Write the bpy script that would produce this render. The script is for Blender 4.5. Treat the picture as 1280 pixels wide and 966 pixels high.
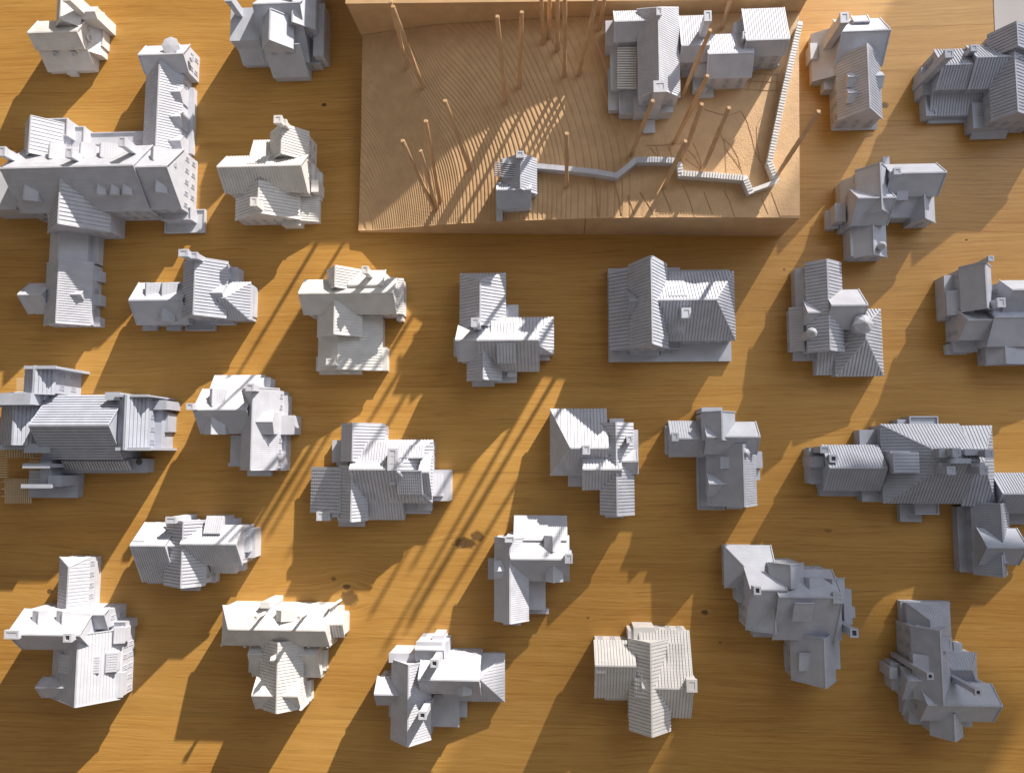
import bpy, math, random
import numpy as np
from mathutils import Vector, Matrix

# ---------------------------------------------------------------- clear
for o in list(bpy.data.objects): bpy.data.objects.remove(o, do_unlink=True)
scene = bpy.context.scene
COL = scene.collection
random.seed(7)

# ---------------------------------------------------------------- camera
# Plan units: 1 unit = 1 mm.  The camera hangs 950 mm over the table, tilted a few degrees.
U = 0.001
HC = 950.0
FPX = 950.0
CX, CY = 640.0, 483.0            # centre of the picture
NX, NY = 700.0, 570.0            # where the plumb line from the camera lands
down = Vector((NX-CX, -(NY-CY), -FPX)).normalized()
zc = -down
xc = (Vector((1, 0, 0)) - zc*zc.x).normalized()
yc = zc.cross(xc)
W2C = Matrix((xc, yc, zc)).transposed()      # world -> camera
C2W = W2C.inverted()
CAMPOS = Vector((0, 0, HC))

cam_data = bpy.data.cameras.new('camera')
cam = bpy.data.objects.new('camera', cam_data); COL.objects.link(cam)
cam_data.sensor_width = 36.0
cam_data.lens = 36.0*FPX/1280.0
cam_data.clip_start = 0.01
cam_data.clip_end = 50.0
m4 = C2W.to_4x4(); m4.translation = CAMPOS*U
cam.matrix_world = m4
scene.camera = cam
scene.render.resolution_x = 1024; scene.render.resolution_y = 772

def P(px, py, h=0.0):
    """plan point at height h that the photograph shows at pixel (px, py)"""
    d = C2W @ Vector((px-CX, -(py-CY), -FPX))
    t = (h-HC)/d.z
    return (d.x*t, d.y*t)

# ---------------------------------------------------------------- light
world = bpy.data.worlds.new('World'); scene.world = world
world.use_nodes = True
bg = world.node_tree.nodes['Background']
bg.inputs[0].default_value = (1.0, 0.93, 0.86, 1); bg.inputs[1].default_value = 0.155

SUN_DIR = Vector((-0.515, -0.857, 0)).normalized()    # the way the shadows fall
SUN_EL = math.radians(18.5)
sd = bpy.data.lights.new('sun', 'SUN'); so = bpy.data.objects.new('sun', sd); COL.objects.link(so)
sd.energy = 5.0; sd.angle = math.radians(0.7); sd.color = (1.0, 0.92, 0.82)
ray = Vector((SUN_DIR.x*math.cos(SUN_EL), SUN_DIR.y*math.cos(SUN_EL), -math.sin(SUN_EL)))
so.rotation_euler = ray.to_track_quat('-Z', 'Y').to_euler()
so.location = (1, 1, 1.5)

# daylight from the window up on the right
ad = bpy.data.lights.new('window_light', 'AREA'); ao = bpy.data.objects.new('window_light', ad); COL.objects.link(ao)
ad.shape = 'RECTANGLE'; ad.size = 1.3; ad.size_y = 1.1; ad.energy = 7.8; ad.color = (0.74, 0.84, 1.0)
ao.location = (1.15, 1.10, 1.30)
ao.rotation_euler = (Vector((0.1, 0.0, 0)) - Vector(ao.location)).to_track_quat('-Z', 'Y').to_euler()

scene.view_settings.view_transform = 'Standard'
scene.view_settings.look = 'None'
scene.view_settings.exposure = 0.88
scene.view_settings.gamma = 1.0
scene.render.engine = 'CYCLES'

# ---------------------------------------------------------------- materials
def nt(name):
    m = bpy.data.materials.new(name); m.use_nodes = True
    return m, m.node_tree.nodes, m.node_tree.links, m.node_tree.nodes['Principled BSDF']

def plastic(name, col, rough=0.55, layer=0.35, sss=0.0):
    m, N, L, b = nt(name)
    b.inputs['Roughness'].default_value = rough
    b.inputs['Specular IOR Level'].default_value = 0.35
    g = N.new('ShaderNodeNewGeometry')
    # slow mottling of the plastic
    n1 = N.new('ShaderNodeTexNoise'); n1.inputs['Scale'].default_value = 70; n1.inputs['Detail'].default_value = 4
    L.new(g.outputs['Position'], n1.inputs['Vector'])
    r = N.new('ShaderNodeValToRGB')
    r.color_ramp.elements[0].position = 0.35; r.color_ramp.elements[1].position = 0.7
    r.color_ramp.elements[0].color = (*[c*0.91 for c in col], 1)
    r.color_ramp.elements[1].color = (*[min(1, c*1.05) for c in col], 1)
    L.new(n1.outputs['Fac'], r.inputs['Fac']); L.new(r.outputs['Color'], b.inputs['Base Color'])
    # print layers, 0.6 mm
    w = N.new('ShaderNodeTexWave'); w.wave_type = 'BANDS'; w.bands_direction = 'Z'
    w.inputs['Scale'].default_value = 260; w.inputs['Distortion'].default_value = 0.25
    L.new(g.outputs['Position'], w.inputs['Vector'])
    bu = N.new('ShaderNodeBump'); bu.inputs['Strength'].default_value = layer; bu.inputs['Distance'].default_value = 0.0003
    L.new(w.outputs['Fac'], bu.inputs['Height'])
    n2 = N.new('ShaderNodeTexNoise'); n2.inputs['Scale'].default_value = 900
    L.new(g.outputs['Position'], n2.inputs['Vector'])
    b2 = N.new('ShaderNodeBump'); b2.inputs['Strength'].default_value = 0.15; b2.inputs['Distance'].default_value = 0.0003
    L.new(n2.outputs['Fac'], b2.inputs['Height']); L.new(bu.outputs['Normal'], b2.inputs['Normal'])
    L.new(b2.outputs['Normal'], b.inputs['Normal'])
    return m

M = {}
M['white'] = plastic('white_print', (0.64, 0.625, 0.615), 0.5)
M['light'] = plastic('light_grey_print', (0.50, 0.51, 0.565))
M['mid'] = plastic('mid_grey_print', (0.45, 0.47, 0.535))
M['grey'] = plastic('grey_print', (0.375, 0.40, 0.47))
M['hole_shade'] = plastic('painted_hole_shade', (0.10, 0.10, 0.11))  # dark colour stands in for the shade inside openings
M['tan'] = plastic('tan_print', (0.53, 0.34, 0.18), 0.6, 0.3)
M['stick'] = plastic('stick_print', (0.52, 0.33, 0.18), 0.6, 0.5)
M['pale'] = plastic('pale_stick', (0.62, 0.50, 0.34), 0.6, 0.3)
M['groove'] = plastic('tan_line', (0.40, 0.24, 0.125), 0.7, 0.2)

def wood(name, tint, seed, knots=()):
    m, N, L, b = nt(name)
    g = N.new('ShaderNodeNewGeometry')
    def math_(op, a, c=None, v=None):
        n = N.new('ShaderNodeMath'); n.operation = op
        if isinstance(a, (int, float)): n.inputs[0].default_value = a
        else: L.new(a, n.inputs[0])
        if c is not None:
            if isinstance(c, (int, float)): n.inputs[1].default_value = c
            else: L.new(c, n.inputs[1])
        return n.outputs[0]
    off = N.new('ShaderNodeMapping'); off.inputs['Location'].default_value = (seed*1.37, seed*0.611, 0)
    L.new(g.outputs['Position'], off.inputs['Vector'])
    pos = off.outputs['Vector']
    # slow wander of the grain
    mp0 = N.new('ShaderNodeMapping'); mp0.inputs['Scale'].default_value = (3.2, 9.0, 1); L.new(pos, mp0.inputs['Vector'])
    n0 = N.new('ShaderNodeTexNoise'); n0.inputs['Scale'].default_value = 1.0; n0.inputs['Detail'].default_value = 2; L.new(mp0.outputs[0], n0.inputs['Vector'])
    sx = N.new('ShaderNodeSeparateXYZ'); L.new(pos, sx.inputs[0])
    wob = math_('MULTIPLY', math_('SUBTRACT', n0.outputs['Fac'], 0.5), 0.030)
    yw = math_('ADD', sx.outputs['Y'], wob)
    # knots push the grain aside
    spx = N.new('ShaderNodeSeparateXYZ'); L.new(g.outputs['Position'], spx.inputs[0])
    dark = None
    for (kx, ky, rx, ry, st) in knots:
        dx = math_('DIVIDE', math_('SUBTRACT', spx.outputs['X'], kx), rx)
        dy = math_('DIVIDE', math_('SUBTRACT', spx.outputs['Y'], ky), ry)
        r2 = math_('ADD', math_('MULTIPLY', dx, dx), math_('MULTIPLY', dy, dy))
        fall = math_('POWER', 2.718, math_('MULTIPLY', math_('MULTIPLY', r2, -1), 0.16))
        push = math_('MULTIPLY', math_('MULTIPLY', fall, dy), ry*0.9)
        yw = math_('SUBTRACT', yw, push)
        nk = N.new('ShaderNodeTexNoise'); nk.inputs['Scale'].default_value = 190; nk.inputs['Detail'].default_value = 4; L.new(g.outputs['Position'], nk.inputs['Vector'])
        core = N.new('ShaderNodeMapRange'); core.interpolation_type = 'SMOOTHSTEP'
        core.inputs['From Min'].default_value = 1.45; core.inputs['From Max'].default_value = 0.45
        L.new(math_('ADD', r2, math_('MULTIPLY', math_('SUBTRACT', nk.outputs['Fac'], 0.5), 2.4)), core.inputs['Value'])
        k = math_('MULTIPLY', core.outputs[0], st)
        dark = k if dark is None else math_('MAXIMUM', dark, k)
    cv = N.new('ShaderNodeCombineXYZ'); L.new(sx.outputs['X'], cv.inputs['X']); L.new(yw, cv.inputs['Y'])
    def noise(scx, scy, det, rough=0.55):
        mp = N.new('ShaderNodeMapping'); mp.inputs['Scale'].default_value = (scx, scy, 1); L.new(cv.outputs[0], mp.inputs['Vector'])
        n = N.new('ShaderNodeTexNoise'); n.inputs['Scale'].default_value = 1; n.inputs['Detail'].default_value = det
        n.inputs['Roughness'].default_value = rough; L.new(mp.outputs[0], n.inputs['Vector'])
        return n.outputs['Fac']
    broad = noise(1.3, 40, 4)
    grain = noise(8, 400, 5, 0.65)
    pores = noise(45, 1200, 3, 0.65)
    patch = noise(3.5, 4.5, 2)
    s = math_('ADD', math_('MULTIPLY', broad, 0.36), math_('MULTIPLY', grain, 0.74))
    s = math_('ADD', s, math_('MULTIPLY', math_('SUBTRACT', patch, 0.5), 0.45))
    s = math_('ADD', s, math_('MULTIPLY', math_('SUBTRACT', pores, 0.5), 0.45))
    ramp = N.new('ShaderNodeValToRGB'); e = ramp.color_ramp.elements
    e[0].position = 0.30; e[0].color = (0.34*tint, 0.148*tint, 0.028*tint, 1)
    e[1].position = 0.80; e[1].color = (0.57*tint, 0.325*tint, 0.092*tint, 1)
    e2 = ramp.color_ramp.elements.new(0.53); e2.color = (0.465*tint, 0.243*tint, 0.056*tint, 1)
    L.new(s, ramp.inputs['Fac'])
    # thin dark pore streaks
    st = N.new('ShaderNodeMapRange'); st.inputs['From Min'].default_value = 0.40; st.inputs['From Max'].default_value = 0.30
    L.new(noise(11, 420, 3, 0.5), st.inputs['Value'])
    mx = N.new('ShaderNodeMix'); mx.data_type = 'RGBA'
    L.new(math_('MULTIPLY', st.outputs[0], 0.35), mx.inputs['Factor']); L.new(ramp.outputs['Color'], mx.inputs[6]); mx.inputs[7].default_value = (0.12, 0.05, 0.015, 1)
    colour = mx.outputs[2]
    if dark is not None:
        mk = N.new('ShaderNodeMix'); mk.data_type = 'RGBA'
        L.new(dark, mk.inputs['Factor']); L.new(colour, mk.inputs[6]); mk.inputs[7].default_value = (0.055, 0.033, 0.016, 1)
        colour = mk.outputs[2]
    L.new(colour, b.inputs['Base Color'])
    rr = N.new('ShaderNodeMapRange'); rr.inputs['To Min'].default_value = 0.50; rr.inputs['To Max'].default_value = 0.36
    L.new(grain, rr.inputs['Value']); L.new(rr.outputs[0], b.inputs['Roughness'])
    b.inputs['Specular IOR Level'].default_value = 0.34
    bu = N.new('ShaderNodeBump'); bu.inputs['Strength'].default_value = 0.25; bu.inputs['Distance'].default_value = 0.0004
    L.new(math_('ADD', pores, grain), bu.inputs['Height']); L.new(bu.outputs['Normal'], b.inputs['Normal'])
    return m

# ---- MESH (plan units)
class MB:
    def __init__(s): s.v = []; s.f = []
    def add(s, vs, fs):
        k = len(s.v); s.v += [tuple(v) for v in vs]; s.f += [tuple(i+k for i in f) for f in fs]
    def poly(s, *vs): s.add(vs, [tuple(range(len(vs)))])
    def box(s, x0, y0, z0, x1, y1, z1):
        if x0 > x1: x0, x1 = x1, x0
        if y0 > y1: y0, y1 = y1, y0
        s.add([(x0,y0,z0),(x1,y0,z0),(x1,y1,z0),(x0,y1,z0),(x0,y0,z1),(x1,y0,z1),(x1,y1,z1),(x0,y1,z1)],
              [(3,2,1,0),(4,5,6,7),(0,1,5,4),(1,2,6,5),(2,3,7,6),(3,0,4,7)])
    def bar(s, a, b, w, h, up=Vector((0, 0, 1))):
        """rectangular bar from a to b, w wide, h high, sitting on the line"""
        a = Vector(a); b = Vector(b); d = (b-a).normalized()
        side = d.cross(up).normalized()*w*0.5
        n = side.cross(d).normalized()*h
        if n.dot(up) < 0: n = -n
        vs = [a-side, a+side, a+side+n, a-side+n, b-side, b+side, b+side+n, b-side+n]
        s.add(vs, [(0,1,2,3),(5,4,7,6),(0,4,5,1),(1,5,6,2),(2,6,7,3),(3,7,4,0)])
    def tube(s, a, b, r0, r1, n=8, cap=True, wob=0.0):
        a = Vector(a); b = Vector(b); d = (b-a).normalized()
        u = d.orthogonal().normalized(); w = d.cross(u)
        k = len(s.v)
        for p, r in ((a, r0), (b, r1)):
            for i in range(n):
                t = 2*math.pi*i/n
                s.v.append(tuple(p + u*math.cos(t)*r + w*math.sin(t)*r))
        for i in range(n):
            j = (i+1) % n; s.f.append((k+i, k+j, k+n+j, k+n+i))
        if cap:
            s.f.append(tuple(k+n+i for i in range(n))); s.f.append(tuple(k+n-1-i for i in range(n)))

def part(name, mb, mat, parent=None, kind=None, loc=(0, 0, 0), smooth=False):
    me = bpy.data.meshes.new(name)
    lx, ly, lz = loc
    me.from_pydata([((x-lx)*U, (y-ly)*U, (z-lz)*U) for x, y, z in mb.v], [], mb.f)
    me.validate(); me.update()
    if smooth: me.shade_smooth()
    me.materials.append(mat)
    o = bpy.data.objects.new(name, me); COL.objects.link(o)
    if parent is not None: o.parent = parent
    else: o.location = (lx*U, ly*U, lz*U)
    if kind: o['kind'] = kind
    return o

def thing(name, label, cat, loc, group=None):
    o = bpy.data.objects.new(name, None); COL.objects.link(o)
    o.empty_display_size = 0.01
    o.location = (loc[0]*U, loc[1]*U, loc[2]*U)
    o['label'] = label; o['category'] = cat
    if group: o['group'] = group
    return o

def tag(o, label, cat, group=None):
    o['label'] = label; o['category'] = cat
    if group: o['group'] = group
    return o

def facet(mb, e0, e1, r1, r0, pitch, rib, mode='d', thick=1.4):
    """one roof plane: eave e0->e1, upper edge r0->r1 (may meet in a point), with ribs and a thickness.
       seen from above e0,e1,r1,r0 run counter-clockwise"""
    e0, e1, r1, r0 = map(Vector, (e0, e1, r1, r0))
    Lu = (e1-e0).length
    if Lu < 0.5: return
    u = (e1-e0)/Lu
    mid = (r0+r1)*0.5
    v = (mid-e0) - u*(mid-e0).dot(u)
    Lv = v.length
    if Lv < 0.5: return
    v /= Lv
    n = u.cross(v)
    if n.z < 0: n = -n
    a0 = (r0-e0).dot(u); a1 = (r1-e0).dot(u)
    dn = Vector((0, 0, -thick))
    # slab body
    vs = [e0, e1, r1, r0, e0+dn, e1+dn, r1+dn, r0+dn]
    mb.add(vs, [(0,1,2,3),(7,6,5,4),(0,4,5,1),(1,5,6,2),(2,6,7,3),(3,7,4,0)])
    if not rib: return
    def vt(x):
        if x < a0: return Lv*x/a0 if a0 > 1e-6 else Lv
        if x > a1: return Lv*(Lu-x)/(Lu-a1) if Lu-a1 > 1e-6 else Lv
        return Lv
    o = n*rib
    if mode == 'd':
        cnt = max(1, int(round(Lu/pitch))); st = Lu/cnt
        for i in range(cnt):
            x0 = i*st + st*0.16; x1 = x0 + st*0.62
            t0 = vt(x0); t1 = vt(x1)
            if max(t0, t1) < 0.8: continue
            A = e0+u*x0; B = e0+u*x1; C = e0+u*x1+v*t1; D = e0+u*x0+v*t0
            mb.add([A, B, C, D, A+o, B+o, C+o, D+o], [(4,5,6,7),(0,1,5,4),(1,2,6,5),(2,3,7,6),(3,0,4,7)])
    else:
        cnt = max(1, int(round(Lv/pitch))); st = Lv/cnt
        for i in range(cnt):
            y0 = i*st+st*0.12; y1 = y0+st*0.66
            l0 = a0*y0/Lv; h0 = Lu-(Lu-a1)*y0/Lv
            l1 = a0*y1/Lv; h1 = Lu-(Lu-a1)*y1/Lv
            A = e0+u*l0+v*y0; B = e0+u*h0+v*y0; C = e0+u*h1+v*y1; D = e0+u*l1+v*y1
            mb.add([A, B, C, D, A+o, B+o, C+o, D+o], [(4,5,6,7),(0,1,5,4),(1,2,6,5),(2,3,7,6),(3,0,4,7)])

# ---------------------------------------------------------------- unseen blockers added to shade and dim the sun on the right
SX, SY = SUN_DIR.x, SUN_DIR.y
def st_of(px, py):
    X, Y = P(px, py, 0); return (X*(-SY)*-1 if False else X*(-SY) + Y*SX, -(X*SX+Y*SY))   # across the light, toward the sun
def st_pt(s, t, z):
    # inverse of st_of
    return (s*(-SY) - t*SX, s*SX - t*SY, z)
TW = 1900.0; TAN = math.tan(SUN_EL)
def hang(name, label, cat, s0, s1, z0, z1, mat, folds, amp, gap=0.0):
    mb = MB(); n = folds*6; t0 = TW+gap
    for i in range(n+1):
        s = s0+(s1-s0)*i/n; t = t0+amp*math.sin(i*math.pi/3)
        mb.v.append(st_pt(s, t, z0)); mb.v.append(st_pt(s, t, z1))
        mb.v.append(st_pt(s, t+1.5, z0)); mb.v.append(st_pt(s, t+1.5, z1))
    for i in range(n):
        k = i*4; mb.f += [(k, k+4, k+5, k+1), (k+2, k+3, k+7, k+6), (k+1, k+5, k+7, k+3), (k, k+2, k+6, k+4)]
    c = st_pt((s0+s1)/2, t0, z0)
    o = part(name, mb, mat, None, loc=c)
    return tag(o, label, cat)
mB, N_, L_2, bB = nt('blocker_mat'); bB.inputs['Base Color'].default_value = (0.6, 0.58, 0.55, 1); bB.inputs['Roughness'].default_value = 0.9
mC, N_, L_2, bC = nt('dimmer_mat'); bC.inputs['Base Color'].default_value = (0.8, 0.8, 0.8, 1); bC.inputs['Roughness'].default_value = 0.9; bC.inputs['Alpha'].default_value = 0.31
sL = st_of(838, 925)[0]; zC = (TW-st_of(985, 705)[1])*TAN
hang('sun_blocker', 'added opaque blind half lowered in the window beyond the right of the table', 'blocker', sL, sL+330, zC, zC+500, mB, 1, 0.0)  # added, unseen: keeps the sun off the lower right
sS = st_of(1015, 170)[0]
hang('sun_dimmer', 'added translucent curtain hanging beside the blind in the window', 'dimmer', sS, sS+900, 120, zC+500, mC, 9, 6.0, 30)  # added, unseen: lets only part of the sun reach the right side
# ---------------------------------------------------------------- house builder
def rect(x0, y0, x1, y1, h):
    xm = (x0+x1)/2; ym = (y0+y1)/2
    return (P(x0, ym, h)[0], P(xm, y1, h)[1], P(x1, ym, h)[0], P(xm, y0, h)[1])

def steeper(ax, x0, y0, x1, y1, he, rg, hr):
    """ridge height from where the ridge shows between its eaves"""
    if ax == 'x': c = (y0+y1)/2-NY; r = (rg-NY) if rg is not None else 0; half = (y1-y0)/2
    else: c = (x0+x1)/2-NX; r = (rg-NX) if rg is not None else 0; half = (x1-x0)/2
    if half > 50: return hr
    if rg is not None and abs(r) > 140:
        est = (HC*(1-(c*(1-he/HC))/r) - he)/half
        if 0.45 < est < 2.2: est = min(max(est, 0.72), 1.15)
        else: est = 0.75
    else: est = 0.85
    return max(hr, he + min(half*est, 42))

def lift(X, Y, boxes):
    best = 0; top = -1
    for b in boxes:
        if b[6] or not (b[0]-2 < X < b[2]+2 and b[1]-2 < Y < b[3]+2): continue
        q, lo, hi = (Y, b[1], b[3]) if b[7] == 'x' else (X, b[0], b[2])
        cr = b[10]
        f = 1-abs(q-cr)/max(1, (cr-lo) if q < cr else (hi-cr)); f = min(1, max(0, f))
        z = b[5]+(b[9]-b[5])*f
        if z > top: top = z; best = (b[9]-b[11])*f
    return best

def gable(h, kind, x0, y0, x1, y1, he, rg, hr, o, parent, mat, st, zb, boxes):
    X0, Y0, X1, Y1 = rect(x0, y0, x1, y1, he)
    ax = kind[1]; dormer = kind[0] == 'd'
    hr_old = hr
    if not dormer and zb == 0 and not o.get('keep'): hr = steeper(ax, x0, y0, x1, y1, he, rg, hr)
    if dormer and not o.get('abs'):
        d_ = lift((X0+X1)/2, (Y0+Y1)/2, boxes)
        if d_ > 0.5: he += d_; hr += d_; X0, Y0, X1, Y1 = rect(x0, y0, x1, y1, he)
    ha = o.get('ha', 0); hb = o.get('hb', 0)
    z0 = o.get('z0', he-16 if dormer else zb)
    ins = 0.7 if dormer else 1.6
    pitch = o.get('p', st['p']); mode = o.get('m', st['m']); rib = o.get('r', st['r'])*1.35
    if dormer and not o.get('ribs'): rib = 0
    if ax == 'x':
        Yr = (Y0+Y1)/2 if rg is None else P((x0+x1)/2, rg, hr)[1]
        Yr = min(max(Yr, Y0+1.5), Y1-1.5)
        Ra = (X0+ha, Yr, hr); Rb = (X1-hb, Yr, hr)
    else:
        Xr = (X0+X1)/2 if rg is None else P(rg, (y0+y1)/2, hr)[0]
        Xr = min(max(Xr, X0+1.5), X1-1.5)
        Ra = (Xr, Y1-ha, hr); Rb = (Xr, Y0+hb, hr)
    SW = (X0, Y0, he); SE = (X1, Y0, he); NE = (X1, Y1, he); NW = (X0, Y1, he)
    mb = MB()
    if ax == 'x':
        facet(mb, SW, SE, Rb, Ra, pitch, rib, mode); facet(mb, NE, NW, Ra, Rb, pitch, rib, mode)
        if ha: facet(mb, NW, SW, Ra, Ra, pitch, rib, mode)
        if hb: facet(mb, SE, NE, Rb, Rb, pitch, rib, mode)
        ends = ([] if ha else [(NW, SW, Ra)]) + ([] if hb else [(SE, NE, Rb)])
    else:
        facet(mb, NW, SW, Rb, Ra, pitch, rib, mode); facet(mb, SE, NE, Ra, Rb, pitch, rib, mode)
        if ha: facet(mb, NE, NW, Ra, Ra, pitch, rib, mode)
        if hb: facet(mb, SW, SE, Rb, Rb, pitch, rib, mode)
        ends = ([] if ha else [(NE, NW, Ra)]) + ([] if hb else [(SW, SE, Rb)])
    capw = 1.0 if dormer else 1.7
    mb.bar(Ra, Rb, capw, 0.75)
    if not dormer:
        for a, b, r in ends:
            mb.bar(a, r, 1.1, 1.0); mb.bar(b, r, 1.1, 1.0)
        for (a, r) in ((NW, Ra), (SW, Ra)) if (ha and ax == 'x') else ():
            mb.bar(a, r, 1.1, 0.8)
        for (a, r) in ((NE, Rb), (SE, Rb)) if (hb and ax == 'x') else ():
            mb.bar(a, r, 1.1, 0.8)
        for (a, r) in ((NW, Ra), (NE, Ra)) if (ha and ax == 'y') else ():
            mb.bar(a, r, 1.1, 0.8)
        for (a, r) in ((SW, Rb), (SE, Rb)) if (hb and ax == 'y') else ():
            mb.bar(a, r, 1.1, 0.8)
    # walls
    w = MB()
    x_0, y_0, x_1, y_1 = X0+ins, Y0+ins, X1-ins, Y1-ins
    def prism(poly, a, b):
        """poly: (cross, z) list extruded along the ridge"""
        n = len(poly)
        if ax == 'x': vs = [(a, c, z) for c, z in poly] + [(b, c, z) for c, z in poly]
        else: vs = [(c, a, z) for c, z in poly] + [(c, b, z) for c, z in poly]
        w.add(vs, [tuple(range(n))[::-1], tuple(range(n, 2*n))] + [(i, (i+1) % n, n+(i+1) % n, n+i) for i in range(n)])
    if ax == 'x': c0, c1, cr = y_0, y_1, Ra[1]; full0, full1 = Y0, Y1; a, b = x_0, x_1
    else: c0, c1, cr = x_0, x_1, Ra[0]; full0, full1 = X0, X1; a, b = y_0, y_1
    za = he + (hr-he)*(c0-full0)/max(cr-full0, 0.5) - 1.6
    zb_ = he + (hr-he)*(full1-c1)/max(full1-cr, 0.5) - 1.6
    if ax == 'x': ga, gb = (ha if ha else 0), (hb if hb else 0)
    else: ga, gb = (hb if hb else 0), (ha if ha else 0)
    if ga or gb:
        lo = min(za, zb_)
        w.box(x_0, y_0, z0, x_1, y_1, lo)
        prism([(c0, lo), (c1, lo), (c1, zb_), (cr, hr-1.7), (c0, za)], a+ga, b-gb)
    else:
        prism([(c0, z0), (c1, z0), (c1, zb_), (cr, hr-1.7), (c0, za)], a, b)
    wall = part('dormer' if dormer else 'wall', w, mat, parent, loc=LOC)
    roof = part('roof', mb, mat, wall if dormer else parent, loc=LOC)
    boxes.append((x_0, y_0, x_1, y_1, z0, he, dormer, ax, (ha, hb), hr, cr, hr_old))

def flatbox(h, x0, y0, x1, y1, hh, o, parent, mat, zb, boxes):
    X0, Y0, X1, Y1 = rect(x0, y0, x1, y1, hh)
    z0 = o.get('z0', zb)
    mb = MB()
    if o.get('rim') and min(X1-X0, Y1-Y0) > 6:
        t = 1.5
        mb.box(X0+0.6, Y0+0.6, z0, X1-0.6, Y1-0.6, hh-1.8)
        mb.box(X0, Y0, hh-3, X1, Y0+t, hh); mb.box(X0, Y1-t, hh-3, X1, Y1, hh)
        mb.box(X0, Y0+t, hh-3, X0+t, Y1-t, hh); mb.box(X1-t, Y0+t, hh-3, X1, Y1-t, hh)
    else:
        mb.box(X0+0.5, Y0+0.5, z0, X1-0.5, Y1-0.5, hh-1.2)
        mb.box(X0, Y0, hh-1.2, X1, Y1, hh)
    part(o.get('n', 'annex'), mb, mat, parent, loc=LOC)
    boxes.append((X0, Y0, X1, Y1, z0, hh, True, 'x', (0, 0), hh, 0, hh))

def shed(h, x0, y0, x1, y1, hl, hh, d, o, parent, mat, st, zb, boxes):
    hm = (hl+hh)/2
    if o.get('z0', 0) > 15:
        r_ = rect(x0, y0, x1, y1, hm); d_ = lift((r_[0]+r_[2])/2, (r_[1]+r_[3])/2, boxes)
        if d_ > 0.5: hl += d_; hh += d_; hm += d_
    X0, Y0, X1, Y1 = rect(x0, y0, x1, y1, hm)
    z = {'n': (hl, hl, hh, hh), 's': (hh, hh, hl, hl), 'e': (hl, hh, hh, hl), 'w': (hh, hl, hl, hh)}[d]
    SW = (X0, Y0, z[0]); SE = (X1, Y0, z[1]); NE = (X1, Y1, z[2]); NW = (X0, Y1, z[3])
    rib = o.get('r', st['r'])*1.35; pitch = o.get('p', st['p']); mode = o.get('m', st['m'])
    mb = MB()
    a = {'n': (SW, SE, NE, NW), 's': (NE, NW, SW, SE), 'e': (NW, SW, SE, NE), 'w': (SE, NE, NW, SW)}[d]
    facet(mb, *a, pitch, rib, mode)
    mb.bar(a[3], a[2], 1.2, 0.8)
    z0 = o.get('z0', zb)
    w = MB(); i = 1.0
    x_0, y_0, x_1, y_1 = X0+i, Y0+i, X1-i, Y1-i
    zz = [q-1.6 for q in z]
    w.add([(x_0,y_0,z0),(x_1,y_0,z0),(x_1,y_1,z0),(x_0,y_1,z0),(x_0,y_0,zz[0]),(x_1,y_0,zz[1]),(x_1,y_1,zz[2]),(x_0,y_1,zz[3])],
          [(3,2,1,0),(4,5,6,7),(0,1,5,4),(1,2,6,5),(2,3,7,6),(3,0,4,7)])
    wl = part(o.get('n', 'lean_to'), w, mat, parent, loc=LOC)
    part('roof', mb, mat, wl, loc=LOC)
    boxes.append((x_0, y_0, x_1, y_1, z0, min(hl, hh), True, 'x', (0, 0), hh, 0, hh))

def chimney(x, y, w, d, hh, o, parent, mat, zb):
    X, Y = P(x, y, hh)
    z0 = o.get('z0', zb)
    n = o.get('f', 1)
    mb = MB()
    hw, hd = w/2, d/2
    mb.box(X-hw+0.8, Y-hd+0.8, z0, X+hw-0.8, Y+hd-0.8, hh-3.0)
    mb.box(X-hw+0.3, Y-hd+0.3, hh-5.2, X+hw-0.3, Y+hd-0.3, hh-4.0)
    c = part('chimney', mb, mat, parent, loc=LOC)
    cap = MB()
    # cap ring with flue openings
    t = max(1.2, min(w, d)*0.24)
    zt, zl = hh, hh-2.9
    cap.box(X-hw, Y-hd, zl, X+hw, Y-hd+t, zt); cap.box(X-hw, Y+hd-t, zl, X+hw, Y+hd, zt)
    cap.box(X-hw, Y-hd+t, zl, X-hw+t, Y+hd-t, zt); cap.box(X+hw-t, Y-hd+t, zl, X+hw, Y+hd-t, zt)
    if n > 1:
        for k in range(1, n):
            if d >= w:
                yy = Y-hd+d*k/n; cap.box(X-hw+t, yy-0.8, zl, X+hw-t, yy+0.8, zt-0.3)
            else:
                xx = X-hw+w*k/n; cap.box(xx-0.8, Y-hd+t, zl, xx+0.8, Y+hd-t, zt-0.3)
    part('chimney_cap', cap, mat, c, loc=LOC)
    if o.get('open'):
        fl = MB(); fl.box(X-hw+t+.02, Y-hd+t+.02, zl-0.08, X+hw-t-.02, Y+hd-t-.02, zl+0.3)
        part('flue', fl, M['hole_shade'], c, loc=LOC)  # dark plug paints the shade down the flue
    else:
        fl = MB(); fl.box(X-hw+t+.02, Y-hd+t+.02, zl, X+hw-t-.02, Y+hd-t-.02, zt-0.5)
        part('flue', fl, mat, c, loc=LOC)

def turret(x, y, r, hh, hp, o, parent, mat, zb):
    X, Y = P(x, y, hh)
    z0 = o.get('z0', zb)
    mb = MB(); mb.tube((X, Y, z0), (X, Y, hh), r, r, 8)
    t = part(o.get('n', 'turret'), mb, mat, parent, loc=LOC)
    cp = MB(); cp.tube((X, Y, hh), (X, Y, hp), r*1.18, r*0.12, 8)
    part('turret_roof', cp, mat, t, loc=LOC)

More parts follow.
